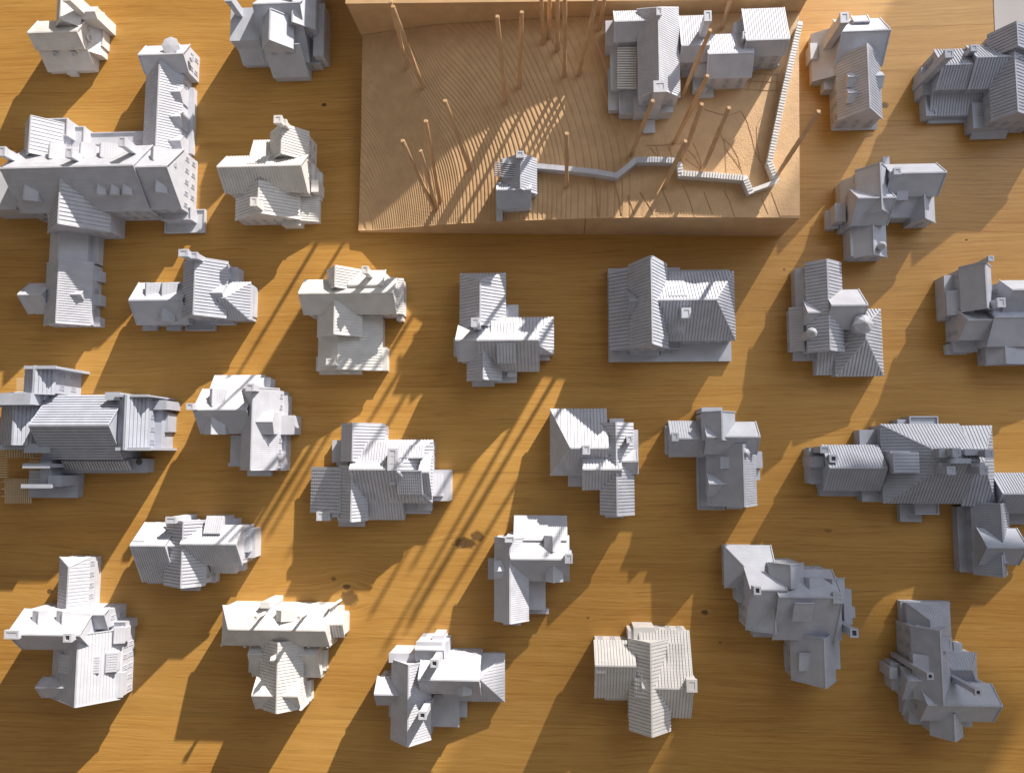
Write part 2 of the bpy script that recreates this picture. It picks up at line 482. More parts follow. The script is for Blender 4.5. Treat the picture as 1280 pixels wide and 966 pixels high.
def windows(parent, boxes, mat, every=13.0):
    plan = []
    for bi, (x0, y0, x1, y1, z0, he, skip, ax, hips, hr, cr, hro) in enumerate(boxes):
        if skip or he-z0 < 15: continue
        sides = []
        cxm, cym = (x0+x1)/2, (y0+y1)/2
        sides.append(('s' if cym > 0 else 'n', x1-x0))
        sides.append(('w' if cxm > 0 else 'e', y1-y0))
        for sd_, ln in sides:
            n = max(1, int(ln/every)); H = he-z0
            rows = [z0+H*0.30, z0+H*0.72] if H > 24 else [z0+H*0.5]
            for r_ in rows:
                for k in range(n):
                    t = (k+0.5)/n
                    if sd_ in 'sn': p = (x0+ln*t, y0 if sd_ == 's' else y1)
                    else: p = (x1 if sd_ == 'e' else x0, y0+ln*t)
                    plan.append((bi, sd_, p, r_, min(4.6, H*0.28)))
    for bi, sd_, p, z, hw_ in plan:
        nx, ny = {'s': (0, -1), 'n': (0, 1), 'e': (1, 0), 'w': (-1, 0)}[sd_]
        q = (p[0]+nx*2.2, p[1]+ny*2.2)
        if any(j != bi and b[0]-2.5 < q[0] < b[2]+2.5 and b[1]-2.5 < q[1] < b[3]+2.5 and b[4]-2 < z < b[5]+2 for j, b in enumerate(boxes)): continue
        a = 2.6; c = hw_
        def B(mb, u0, u1, v0, v1, d0, d1):
            if nx == 0: mb.box(p[0]+u0, p[1]+ny*d0, z+v0, p[0]+u1, p[1]+ny*d1, z+v1)
            else: mb.box(p[0]+nx*d0, p[1]+u0, z+v0, p[0]+nx*d1, p[1]+u1, z+v1)
        f = MB()
        B(f, -a, a, c-0.7, c, -0.5, 0.75); B(f, -a-0.4, a+0.4, -c, -c+0.8, -0.5, 1.0)
        B(f, -a, -a+0.7, -c+0.8, c-0.7, -0.5, 0.7); B(f, a-0.7, a, -c+0.8, c-0.7, -0.5, 0.7)
        B(f, -0.3, 0.3, -c+0.8, c-0.7, -0.5, 0.5)
        wn = part('window', f, mat, parent, loc=LOC)
        g = MB(); B(g, -a+0.7, a-0.7, -c+0.8, c-0.7, -0.3, 0.12)
        part('recess_shade', g, M['grey'], wn, loc=LOC)  # greyer panel paints the shade of a recessed window

def opening(x, y, h, r, d, o, parent, mat):
    X, Y = P(x, y, h); n = Vector(d).normalized(); c = Vector((X, Y, h))
    rg_ = MB(); rg_.tube(c-n*1.5, c+n*0.9, r+0.9, r+0.9, 14)
    f = part('window_frame', rg_, mat, parent, loc=LOC)
    g = MB(); g.tube(c+n*0.5, c+n*1.0, r, r, 14)
    part('recess_shade', g, M['grey'], f, loc=LOC)  # grey disc puts the opening's shade into the colour

LOC = (0, 0, 0)
def house(name, label, cat, mat, items, p=3.9, r=0.62, m='d', zb=0.0, group='printed houses set out on the oak table', win=True):
    global LOC
    st = dict(p=p, r=r, m=m)
    xs = []; ys = []
    for it in items:
        if it[0] in ('gx', 'gy', 'b', 's'):
            R_ = rect(it[1], it[2], it[3], it[4], zb); xs += [R_[0], R_[2]]; ys += [R_[1], R_[3]]
    LOC = ((min(xs)+max(xs))/2, (min(ys)+max(ys))/2, zb)
    root = thing(name, label, cat, LOC, group)
    boxes = []
    for it in items:
        k = it[0]; o = it[-1] if isinstance(it[-1], dict) else {}
        a = it[1:-1] if isinstance(it[-1], dict) else it[1:]
        mt = M[o['mat']] if 'mat' in o else mat
        if k in ('gx', 'gy', 'dx', 'dy'): gable(None, k, *a, o, root, mt, st, zb, boxes)
        elif k == 'b': flatbox(None, *a, o, root, mt, zb, boxes)
        elif k == 's': shed(None, *a, o, root, mt, st, zb, boxes)
        elif k == 'c': chimney(*a, o, root, mt, zb)
        elif k == 't': turret(*a, o, root, mt, zb)
        elif k == 'o': opening(*a, o, root, mt)
    if win: windows(root, boxes, mat)
    return root
# ---------------------------------------------------------------- the oak table
table = bpy.data.objects.new('table_top', None); COL.objects.link(table)
table['kind'] = 'structure'
seam_px = [-420, -260, -110, 49, 168, 300, 392, 483, 590, 686, 801, 905, 1060, 1200, 1360]
seams = [P(700, y, 0)[1] for y in seam_px]
KN = [(581, 679, 14, 7, 0.85), (597, 670, 8, 7, 0.75), (437, 747, 11, 10, 0.72), (433, 733, 5, 3, 0.8), (405, 131, 3.2, 2.6, 0.9), (62, 739, 4, 3.2, 0.8), (881, 765, 4, 3, 0.85),
      (1106, 132, 5, 4, 0.8), (1208, 300, 2, 1.6, 0.8), (735, 772, 2, 1.6, 0.7), (417, 723, 3, 2.2, 0.7), (980, 337, 1.6, 1.3, 0.8),
      (206, 646, 1.6, 1.3, 0.6), (1035, 663, 5, 2.2, 0.45), (900, 803, 1.6, 1.2, 0.8)]
for i in range(len(seams)-1):
    y1, y0 = seams[i], seams[i+1]
    ks = []
    for kx, ky, rx, ry, stn in KN:
        X, Y = P(kx, ky, 0)
        if y0 <= Y < y1: ks.append((X*U, Y*U, rx*U, ry*U, stn))
    mat = wood('oak_plank', random.Random(i*3+1).uniform(0.84, 0.96), i+1.3, ks)
    b = MB(); g = 0.10
    b.box(-1500, y0+g, -24, 1350, y1-g, 0)
    b.v = [(x, y, z if z < 0 or True else z) for x, y, z in b.v]
    part('plank', b, mat, table)
b = MB(); b.box(-1499, seams[-1]+1, -23.5, 1349, seams[0]-1, -0.35)
part('glue_joint', b, M['groove'], table)

# ---------------------------------------------------------------- terrain board
zBK = 101.0
FL = P(449, 291, 0); FR = P(977, 295, 0); BL = P(455, 45, 30); BR = P(998, 16, 75)
# the board lies a little askew on the table: (bx, by) <-> world
BA = math.radians(-1.62); BO = (13.0, 406.0); CA, SA = math.cos(BA), math.sin(BA)
def B2W(x, y): return (BO[0]+x*CA-y*SA, BO[1]+x*SA+y*CA)
def W2B(X, Y): dx, dy = X-BO[0], Y-BO[1]; return (dx*CA+dy*SA, -dx*SA+dy*CA)
FL, FR, BL, BR = [W2B(*p) for p in (FL, FR, BL, BR)]
XL = (FL[0]+BL[0])/2; XR = (FR[0]+BR[0])/2; YF = (FL[1]+FR[1])/2; YB = (BL[1]+BR[1])/2
def askew(mb): mb.v = [(*B2W(x, y), z) for x, y, z in mb.v]; return mb
def terr(u, v):
    # a hollow at the front left, rising in curved terraces to the flat yard
    k = 0.19+0.17*np.clip(u/0.20, 0, 1)
    r = np.sqrt(u*u+(k*v)**2) + 0.006*np.sin(v*9+u*4)*np.clip(1-u, 0, 1)
    return np.interp(r, [0, .035, .10, .18, .26, .38, .51, .64, .74, .86, 1.05], [9, 10, 19, 31, 42.5, 54, 64, 70.5, 73, 74, 75])
def stepped(z, s=0.80):
    k = np.floor(z/s); f = z/s-k
    f2 = np.clip((f-0.84)/0.16, 0, 1); return (k+f2)*s - 0.42*s*np.exp(-((f-0.76)/0.085)**2)
def terr_at(X, Y):
    X, Y = W2B(X, Y)
    return float(terr(np.array((X-XL)/(XR-XL)), np.array((Y-YF)/(YB-YF))))
nx, ny = 900, 410
uu, vv = np.meshgrid(np.linspace(0, 1, nx), np.linspace(0, 1, ny))
zz = terr(uu, vv)
gr = np.random.default_rng(3).normal(0, 0.05, zz.shape)
zs = np.where(zz < 72.6, stepped(zz), zz)
wgt = np.clip((uu-0.60)/0.08, 0, 1)
zs = zs*(1-wgt*0.75)+zz*wgt*0.75 + gr*np.clip((uu-0.60)/0.1, 0, 1)*2
wx, wy = B2W(XL+uu*(XR-XL), YF+vv*(YB-YF))
verts = np.stack([wx*U, wy*U, zs*U], -1).reshape(-1, 3)
idx = np.arange(nx*ny).reshape(ny, nx)
quads = np.stack([idx[:-1, :-1], idx[:-1, 1:], idx[1:, 1:], idx[1:, :-1]], -1).reshape(-1, 4)
me = bpy.data.meshes.new('terraced_hill')
me.vertices.add(len(verts)); me.vertices.foreach_set('co', verts.ravel())
me.loops.add(quads.size); me.loops.foreach_set('vertex_index', quads.ravel().astype(np.int32))
me.polygons.add(len(quads)); me.polygons.foreach_set('loop_start', (np.arange(len(quads))*4).astype(np.int32))
me.polygons.foreach_set('loop_total', np.full(len(quads), 4, dtype=np.int32))
me.update(calc_edges=True)
me.materials.append(M['tan'])
board = thing('terrain_model', 'long tan printed terrain board with a terraced slope and flat yard, top centre', 'terrain model', (0, 0, 0))
o = bpy.data.objects.new('terraced_hill', me); COL.objects.link(o); o.parent = board
sk = MB()
def prof(v, n=60): return [(XL+(XR-XL)*i/n, float(terr(np.array(i/n), np.array(v)))-0.02) for i in range(n+1)]
pf = prof(0.0); xsplit = W2B(*P(732, 280, 65))[0]
def side_panel(name, pts):
    s = MB()
    for (xa, za), (xb, zb2) in zip(pts[:-1], pts[1:]):
        s.add([(xa, YF, 0), (xb, YF, 0), (xb, YF, zb2), (xa, YF, za), (xa, YF+4, 0), (xb, YF+4, 0), (xb, YF+4, zb2-1.5), (xa, YF+4, za-1.5)],
              [(0, 1, 2, 3), (7, 6, 5, 4), (3, 2, 6, 7)])
    for (xa, za), q in ((pts[0], 0), (pts[-1], 1)):
        s.poly((xa, YF, 0), (xa, YF, za), (xa, YF+4, za-1.5), (xa, YF+4, 0))
    return part(name, askew(s), M['tan'], board)
left = [p for p in pf if p[0] < xsplit-3]; right = [p for p in pf if p[0] > xsplit+3]
zc_ = terr_at(*B2W(xsplit, YF))
left.append((xsplit-0.35, zc_)); right.insert(0, (xsplit+0.35, zc_))
side_panel('front_panel', left); side_panel('front_panel', right)
for xx in (XL, XR):
    s = MB(); pts = [(YF+(YB-YF)*i/40, float(terr(np.array(0.0 if xx == XL else 1.0), np.array(i/40)))-0.02) for i in range(41)]
    dx = 3 if xx == XL else -3
    for (ya, za), (yb, zb2) in zip(pts[:-1], pts[1:]):
        s.poly((xx, ya, 0), (xx, yb, 0), (xx, yb, zb2), (xx, ya, za))
    part('side_panel', askew(s), M['tan'], board)

# the taller block behind
blk = thing('terrain_block', 'taller tan printed terrain block standing behind the terraced board', 'terrain block', (0, YB, 0))
s = MB(); y2 = YB+330
s.box(XL-2, YB+0.4, 0, XR+2, y2, zBK)
part('block_body', askew(s), M['tan'], blk, loc=(0, YB, 0))
s = MB(); s.box(XL-2.6, YB-0.5, zBK-1.6, XR+2.6, YB+5, zBK+0.9)
part('block_rim', askew(s), M['tan'], blk, loc=(0, YB, 0))

# raised garden lines on the flat yard
def on_terr(px, py, dz=0.0, h0=74):
    X, Y = P(px, py, h0)
    for _ in range(4):
        z = terr_at(X, Y); X, Y = P(px, py, z)
    return Vector((X, Y, z+dz))
LINES = [
 [(878,214),(868,196),(850,178)], [(878,214),(862,203),(846,190)], [(878,214),(874,196),(866,178)],
 [(900,166),(906,180),(908,222)], [(926,139),(934,152),(940,172),(944,190)], [(944,190),(952,206),(958,224)],
 [(952,146),(946,158),(946,182),(950,200),(958,222)],
 [(902,172),(914,182),(922,196),(928,218)], [(905,184),(915,196),(926,212)],
 [(808,182),(826,182),(848,180)], [(880,137),(896,142),(910,145),(926,139)],
 [(952,248),(958,262),(962,271)], [(964,240),(970,256),(975,270)], [(976,270),(1000,270)],
 [(812,184),(822,196)], [(820,183),(824,196)], [(836,185),(842,200)],
 [(785,244),(790,258),(794,272)], [(800,240),(812,258),(818,271)], [(828,238),(836,256),(842,271)], [(854,232),(862,250),(868,270)],
 [(880,240),(886,256),(892,271)], [(905,238),(912,252),(918,270)],
 [(742,222),(746,246),(748,270)], [(768,226),(774,250),(778,271)],
 [(933,92),(974,94)], [(932,102),(973,103)], [(930,112),(972,114)], [(972,94),(971,115)], [(942,92),(934,114)], [(958,92),(950,114)],
]
for ln in LINES:
    s = MB(); pts = []
    for a, b2 in zip(ln[:-1], ln[1:]):
        n = max(2, int(math.hypot(b2[0]-a[0], b2[1]-a[1])/4))
        for i in range(n): pts.append((a[0]+(b2[0]-a[0])*i/n, a[1]+(b2[1]-a[1])*i/n))
    pts.append(ln[-1])
    q = [on_terr(x, y, -0.2) for x, y in pts if y < 271]
    for a, b2 in zip(q[:-1], q[1:]): s.bar(a, b2+(b2-a)*0.15, 0.8, 0.6)
    part('garden_line', s, M['groove'], board)

# poles
POLES = [
 ((488,3),(509,85),'back pole of the pair at the far left of the terraced slope'),
 ((491,9),(529,110),'front pole of the pair at the far left of the terraced slope'),
 ((621.5,21.5),(632,129),'long tan pole on mid slope leaning left with its shadow across the terraces'),
 ((652,16),(649,109),'upright pole on mid slope just right of the long leaning one'),
 ((676.5,-3),(679.5,54),'leftmost pole of the cluster at the back edge of the slope'),
 ((687,-3),(686,48),'short pole second from left in the back edge cluster'),
 ((697,-5),(697,63),'pole in the middle of the back edge cluster'),
 ((706,-4),(706,95),'longest upright pole of the back edge cluster'),
 ((746,-4),(723.6,94),'pole right of the back cluster leaning toward the upper right'),
 ((756,-3),(749,37),'pole beside the top left corner of the big model house'),
 ((556,126.6),(587,211),'rightmost pole of the group at the lower left of the slope'),
 ((532,152),(550,252),'second pole from the right in the lower left group'),
 ((525,189),(546,260),'short middle pole of the lower left group'),
 ((503,176.5),(543,262),'leftmost pole of the lower left group'),
 ((708,167.5),(708.5,233),'lone upright pole standing behind the garden wall'),
 ((815.6,126.6),(788.6,194.6),'pole crossing the front gable of the big model house'),
 ((887.5,38.7),(852,122),'long pole leaning over the joint between the big house and its wing'),
 ((884,95.6),(843,178),'reddish tan pole in front of the middle annexe'),
 ((877,131),(853,200),'pole inside the corner of the garden wall'),
 ((856.6,177),(830,234),'pole standing in front of the garden wall near its step'),
 ((911,135.5),(877.7,214.5),'thick pole at the crossing of the garden lines'),
 ((1023,140),(972,218),'pole outside the wall reaching past the right edge of the board'),
 ((914,-4),(902,36),'pole behind the right annexes at the back edge'),
]
rp = random.Random(11)
for (tx, ty), (bx, by), lb in POLES:
    base = on_terr(bx, by)
    # height that keeps the pole plumb
    best = None
    for k in range(40, 190):
        z = base.z+k; X, Y = P(tx, ty, z)
        d = math.hypot(X-base.x, Y-base.y)
        if best is None or d < best[0]: best = (d, X, Y, z)
    _, X, Y, z = best
    s = MB(); n = 10; prev = None
    a = Vector((base.x, base.y, base.z-1)); b2 = Vector((X, Y, z))
    k = 26; ring = []
    d = (b2-a).normalized(); u = d.orthogonal().normalized(); w = d.cross(u)
    for i in range(k+1):
        t = i/k; c = a.lerp(b2, t); r0 = 2.45*(1-0.12*t)*(1+rp.uniform(-.07, .07))
        for j in range(8):
            th = 2*math.pi*j/8 + t*2.2
            s.v.append(tuple(c+u*math.cos(th)*r0*(1.12 if j % 2 else 0.95)+w*math.sin(th)*r0*(1.12 if j % 2 else 0.95)))
        if i:
            for j in range(8):
                q = (i-1)*8; s.f.append((q+j, q+(j+1) % 8, q+8+(j+1) % 8, q+8+j))
    s.f.append(tuple(k*8+j for j in range(8)))
    p_ = thing('pole', lb, 'pole', (base.x, base.y, base.z), 'wooden poles standing on the terrain board')
    part('shaft', s, M['stick'], p_, loc=(base.x, base.y, base.z))
    kn = MB(); c = b2
    kn.tube(c+Vector((0, 0, -1)), c+Vector((0, 0, 1.3)), 2.6, 1.7, 7)
    part('tip', kn, M['tan'], p_, loc=(base.x, base.y, base.z))

# garden walls
def garden_wall(name, label, pts, mat, w=6.0, h=13.0, coping=0.0, sink=12):
    vs = [on_terr(x, y, 0) for x, y in pts]
    # pts are given on the wall top: find the foot below them
    top = []
    for (x, y), v in zip(pts, vs):
        z = v.z
        for _ in range(5):
            X, Y = P(x, y, z+h); z = terr_at(X, Y)
        top.append(Vector((X, Y, z+h)))
    root = thing(name, label, 'garden wall', (top[0].x, top[0].y, top[0].z-h))
    loc = (top[0].x, top[0].y, top[0].z-h)
    for a, b2 in zip(top[:-1], top[1:]):
        s = MB(); d = (b2-a).normalized(); e = d*(w*0.5)
        s.bar(a-Vector((0, 0, h+sink))-e*0.6, b2-Vector((0, 0, h+sink))+e*0.6, w-1.6, h+sink)
        part('wall_run', s, mat, root, loc=loc)
        c = MB(); c.bar(a-Vector((0, 0, 0.6))-e, b2-Vector((0, 0, 0.6))+e, w, 1.4)
        if coping:
            n = int((b2-a).length/coping)
            for i in range(n):
                q = a+(b2-a)*(i+0.5)/n+Vector((0, 0, 0.8)); c.bar(q-d*coping*0.28, q+d*coping*0.28, w+0.8, 0.9)
        part('coping', c, mat, root, loc=loc)
garden_wall('garden_wall', 'stepped grey garden wall running from the small gatehouse to the angled corner',
            [(675,208),(693,209.5),(718,212),(745,215),(771,219.5),(793,202)], M['light'])
garden_wall('garden_wall', 'white garden wall section between the angled corner and the opening step',
            [(795,200.5),(818,200),(842,201)], M['light'], coping=3)
garden_wall('garden_wall', 'bright white garden wall running right from the step to the kinked corner',
            [(849,206),(851,217),(890,219.5),(931,223),(938,239)], M['white'], coping=3)
garden_wall('garden_wall', 'short white wall stub closing the kinked corner near the board edge',
            [(943,237),(968,228)], M['white'], w=4.5)
garden_wall('garden_wall', 'long ribbed white wall climbing along the right edge of the terrain board',
            [(970,224),(962,203),(980,116),(1000,30)], M['white'], w=5.5, coping=3.4)
# ---------------------------------------------------------------- the printed houses
W_, L_, D_, G_ = M['white'], M['light'], M['mid'], M['grey']

house('model_house', 'small white house with two round-arched openings, alone in the top left corner', 'model house', W_, [
 ('gx', 47,26,107,62, 34, 40, 52, {'m':'a','p':2.2,'r':.25}),
 ('s', 52,61,113,83, 8, 34, 'n', {'r':0}), ('o', 69,68,26,2.6,(0,-.75,.65)), ('o', 92,68,26,2.6,(0,-.75,.65)), ('o', 112,47,30,3.4,(1,0,.05)),
 ('gy', 71,-4,101,34, 44, 76, 62, {'m':'a','p':2.4,'r':.25}),
 ('dx', 99,9,122,24, 42, 15, 48, {'z0':0}),
 ('s', 100,10,122,64, 14, 38, 'w', {'r':0}), ('b', 84,84,95,93, 9, {'n':'porch'}),
 ('c', 83,-4,11,11, 78), ('b', 118,34,129,58, 16, {'rim':1}), ('b', 118,24,128,32, 20),
], p=2.4, r=.3)

house('model_mansion', 'largest white castle-like mansion with many wings and a long tower wing, at the left edge', 'model mansion', L_, [
 ('gx', 30,184,189,265, 44, 208, 74, {'m':'a','p':2.2,'r':.22}),
 ('gx', 184,187,229,262, 40, 208, 68, {'m':'a','p':2.2,'r':.22}),
 ('b', 201,259,239,275, 22, {'rim':1,'n':'balcony'}), ('b', 206,262,256,291, 6, {'rim':1,'n':'terrace'}),
 ('gy', 62,222,139,291, 36, 74, 63, {'p':5.2,'r':.7}),
 ('gy', 62,288,110,333, 22, 74, 31, {'r':0}), ('b', 104,292,122,330, 14),
 ('gy', 57,329,115,407, 22, 72, 40, {'p':3.2,'r':.5}),
 ('dx', 80,362,105,375, 27, 368, 34),
 ('gx', 37,354,66,392, 14, 368, 23, {'r':0}),
 ('b', 112,338,126,352, 12, {'n':'buttress'}), ('b', 112,368,126,382, 12, {'n':'buttress'}), ('b', 110,396,125,408, 12, {'n':'buttress'}),
 ('b', 104,165,183,180, 14, {'rim':1,'n':'link_corridor'}),
 ('gy', 31,155,78,200, 46, 37, 66, {'p':4.6}),
 ('b', 44,148,84,170, 44, {'rim':1}), ('b', 84,158,105,184, 28, {'rim':1}),
 ('c', 152,177,9,12, 90), ('c', 86,191,9,12, 90), ('c', 2,189,9,12, 90),
 ('dy', 60,181,80,201, 60, 62, 68), ('dy', 99,180,118,199, 60, 101, 67), ('dy', 124,180,146,199, 60, 126, 67), ('dy', 188,186,212,203, 56, 192, 64),
 ('dy', 29,226,48,252, 58, 30, 65), ('dy', 120,224,133,244, 58, 122, 63), ('dy', 137,224,150,244, 58, 139, 63), ('dy', 152,224,165,244, 58, 154, 63),
 ('dy', 192,216,209,242, 52, 195, 60),
 ('gy', 181,84,228,192, 26, 197, 39, {'p':3.6}),
 ('b', 225,110,241,192, 10),
 ('dx', 202,109,229,129, 27, 115, 35,{'abs':1}), ('dx', 202,140,229,160, 27, 146, 35,{'abs':1}), ('dx', 202,170,229,190, 27, 176, 35,{'abs':1}),
 ('gx', 182,57,237,92, 30, 68, 47, {'r':0}),
 ('t', 213,57,10,45,46), ('o', 240,74,30,3,(1,0,.05)), ('o', 219,206,58,2.6,(1,0,.1)), ('b', 104,262,140,284, 30),
 ('b', -20,215,22,262, 40), ('s', 60,262,108,285, 36, 44, 'n', {'r':0}),
], p=2.6, r=.4)

house('model_house', 'grey house with a front gable, cut by the top edge left of the terrain', 'model house', D_, [
 ('gx', 332,-6,388,79, 26, 4, 64, {'r':0}),
 ('gy', 328,24,367,62, 54, 337, 76, {'r':0}), ('s', 335,66,381,88, 12, 50, 'n', {'r':0,'n':'bay'}),
 ('gy', 362,-30,395,38, 46, 366, 58, {'m':'a','p':3.4}), ('b', 376,26,401,80, 18, {'rim':1}),
 ('b', 288,10,325,51, 46), ('s', 298,50,330,74, 8, 40, 'n', {'r':0,'n':'bay'}),
 ('c', 285,-4,9,12, 82), ('b', 392,5,405,70, 30),
], r=0)

house('model_house', 'pale house with a broad ribbed cross roof, between the castle and the terrain board', 'model house', W_, [
 ('gx', 283,195,385,241, 38, 207.5, 60, {'m':'d'}),
 ('gy', 338,166,386,202, 36, 352, 55, {'m':'d','p':3.3}), ('c', 347,149,10,10, 78), ('c', 355,153,6,8, 70),
 ('s', 314,173,344,198, 30, 42, 's', {}), ('s', 311,194,335,206, 48, 58, 's', {'z0':40}),
 ('gy', 295,236,375,275, 26, 323, 50, {'p':4.2}),
 ('c', 317,252,9,11, 74), ('b', 377,205,393,232, 22), ('s', 375,242,398,277, 10, 18, 'w', {'p':3}), ('b', 394,215,402,250, 8),
 ('b', 352,272,376,282, 16, {'n':'bay'}), ('b', 389,225,398,240, 26),
], p=3.6)

house('model_house', 'grey church-like house with twin small dormers on its low left wing, under the castle mansion', 'model house', D_, [
 ('gx', 173,353,238,406, 22, 375, 40, {'r':0}),
 ('dy', 181,354,201,373, 32, 183, 37), ('dy', 201,354,222,373, 32, 203, 37), ('dy', 198,380,219,402, 29, 203, 36),
 ('gy', 229,328,284,398, 34, 243, 57, {'p':3.9}), ('c', 229,316,12,9, 82), ('c', 242,319,9,8, 74),
 ('dx', 265,357,281,377, 40, 366, 48),
 ('gx', 282,353,313,400, 24, 372, 38, {'hb':24,'p':3.6}), ('b', 311,358,318,396, 12),
 ('b', 281,334,297,356, 20), ('b', 232,396,268,413, 9, {'rim':1,'n':'porch'}), ('b', 262,392,292,405, 14), ('b', 178,404,196,413, 7, {'n':'buttress'}), ('b', 208,404,226,413, 7, {'n':'buttress'}),
], p=3.9)

house('model_house', 'brightest translucent white house with a T-shaped roof, left of centre in the upper half', 'model house', W_, [
 ('gx', 381,349,496,393, 40, 366, 60, {'m':'a','p':2.2,'r':.2}),
 ('gy', 409,338,452,364, 42, 419, 60, {'p':3.2}), ('gx', 440,338,482,380, 42, 356, 54, {'r':0}), ('c', 456,337,8,9, 78),
 ('s', 480,347,503,392, 24, 36, 'w', {'p':3}), ('b', 496,366,504,401, 14),
 ('gy', 397,380,453,421, 34, 418, 53, {'p':3.6,'r':.4}),
 ('gy', 398,396,478,463, 20, 423, 38, {'p':3.6,'r':.4,'keep':1}), ('c', 413,452,11,8, 56),
 ('b', 477,434,484,463, 14), ('b', 399,461,452,468, 8), ('b', 395,446,402,464, 12), ('b', 453,456,470,463, 14), ('c', 431,463,7,5, 22),
], p=3.2)

house('model_house', 'house with hipped upper wing and narrow sunlit gable, right of the brightest white one', 'model house', L_, [
 ('gy', 575,342,632,410, 26, 600.5, 43, {'ha':14,'p':4.0}),
 ('gx', 573,407,612,452, 34, 425, 54, {'r':0}),
 ('gx', 597,397,692,443, 32, 425, 54, {'hb':28,'p':4.2}), ('gx', 600,400,674,464, 24, 425, 46, {'p':4.2}),
 ('s', 613,402,645,424, 42, 53, 's', {'z0':30}), ('s', 621,430,645,453, 40, 50, 'n', {'z0':30}),
 ('gy', 584,430,627,476, 28, 604.5, 49, {'p':3.8}), ('b', 612,461,646,478, 14), ('b', 567,422,577,445, 12),
 ('b', 632,381,648,399, 22), ('c', 594,403,10,11, 74), ('b', 590,474,618,483, 8), ('b', 674,442,687,450, 14), ('b', 634,460,646,471, 22),
])

house('model_house', 'grey house on a wide rectangular base plate, just below the terrain board', 'model house', D_, [
 ('b', 760,338,913,452, 7, {'n':'base_plate'}), ('b', 760,335,850,342, 9),
 ('gy', 762,339,816,438, 20, 794, 40, {'p':4.4,'r':.9}),
 ('gy', 787,331,834,436, 44, 815, 86, {'p':3.9}), ('gx', 785,362,813,400, 42, 375, 55, {'r':0,'hb':6}),
 ('gx', 812,340,918,426, 32, 374.5, 68, {'hb':30,'p':3.8}),
 ('s', 833,341,856,373, 38, 68, 's', {'z0':12,'m':'d'}), ('s', 824,377,857,415, 40, 68, 'n', {'z0':12}),
 ('c', 858,391,11,12, 76, {'closed':1}), ('b', 797,436,818,447, 12, {'n':'step'}), ('b', 788,437,824,444, 18), ('b', 836,424,852,436, 16, {'rim':1}),
 ('b', 826,432,842,444, 10, {'rim':1}), ('b', 852,424,880,428, 20), ('t', 768,440,1.2,12,12), ('t', 790,440,1.2,12,12),
])

house('model_house', 'house with tall ribbed hall and cone-topped turrets, right of the base plate house', 'model house', L_, [
 ('gy', 1008,329,1053,440, 38, 1036, 56, {'p':4.1,'r':.75}),
 ('s', 996,334,1012,388, 20, 32, 'e', {'r':0}), ('gy', 987,385,1014,440, 17, 1004, 26, {'p':3.6}),
 ('gx', 1005,377,1028,406, 38, 390.5, 52, {'r':0}), ('t', 1015,416,5.5,58,66),
 ('gx', 1030,362,1074,412, 40, 381.7, 58, {'r':0}), ('b', 1070,371,1080,392, 22),
 ('gy', 1043,387,1102,470, 22, 1083, 40, {'ha':24,'hb':40,'p':4.0,'r':.8}), ('s', 1021,440,1062,468, 14, 24, 'n', {'p':4}),
 ('t', 1079,405,10,58,68), ('b', 992,440,1030,451, 8), ('b', 1010,438,1027,449, 16, {'rim':1}), ('gx', 1052,420,1070,444, 22, 430, 34, {'r':0}),
])

house('model_house', 'grey house with a tall smooth roof and thin end chimney at the right edge', 'model house', D_, [
 ('gy', 1200,334,1240,390, 40, 1233, 66, {'r':0}), ('c', 1239,323,6,6, 80), ('b', 1181,344,1200,396, 24), ('b', 1177,354,1186,400, 14),
 ('s', 1187,362,1212,393, 28, 42, 'e', {'p':3}), ('gx', 1197,386,1236,425, 32, 400, 48, {'r':0}),
 ('gx', 1232,383,1330,433, 38, 396, 57, {'r':0}), ('gx', 1250,350,1335,392, 46, 362, 58, {'r':0}),
 ('gy', 1232,420,1340,456, 22, 1257, 38, {'r':0}), ('b', 1192,425,1222,440, 14), ('b', 1183,430,1208,443, 8),
 ('c', 1252,378,9,11, 70), ('s', 1247,404,1260,416, 46, 50, 'n', {'z0':36,'r':0}),
], r=0)

house('model_house', 'grey house with paired side dormers, top right beside the terrain board', 'model house', D_, [
 ('gx', 1042,24,1101,84, 28, 39, 56, {'r':0}), ('s', 1017,38,1044,98, 14, 30, 'e', {'r':0}), ('c', 1056,22,10,13, 84), ('b', 1013,54,1022,74, 20),
 ('gy', 1046,72,1101,150, 30, 1086.5, 52, {'m':'d','p':3.6,'r':.5}),
 ('dx', 1058,91,1084,109, 38, 96, 45), ('dx', 1058,111,1084,129, 38, 116, 45), ('dx', 1087,90,1103,110, 35, 95, 42),
 ('gx', 1064,20,1084,34, 36, 27, 44, {'r':0}), ('b', 1030,92,1050,112, 16), ('s', 1041,132,1098,160, 3, 16, 'n', {'r':0}),
], r=0)

house('model_house', 'dark grey house with steep ribbed gables, top right corner beside the white sheet', 'model house', G_, [
 ('gy', 1235,43,1310,73, 44, 1273, 68, {'p':4.0}), ('gy', 1237,73,1300,151, 40, 1271, 60, {'p':4.0}),
 ('gx', 1208,57,1262,111, 38, 71.5, 58, {'p':3.4}), ('gx', 1168,62,1214,112, 36, 81, 50, {'p':3.4}), ('c', 1187,67,10,10, 84),
 ('s', 1163,112,1234,142, 14, 26, 'n', {'p':3.4}), ('b', 1160,138,1218,153, 6), ('b', 1152,84,1172,118, 22), ('b', 1157,110,1170,145, 18, {'rim':1}),
 ('b', 1216,128,1240,160, 22), ('s', 1217,148,1262,170, 3, 22, 'n', {'r':0}), ('c', 1218,60,8,8, 62), ('gx', 1262,112,1330,150, 34, 120, 46, {}),
], p=3.6)

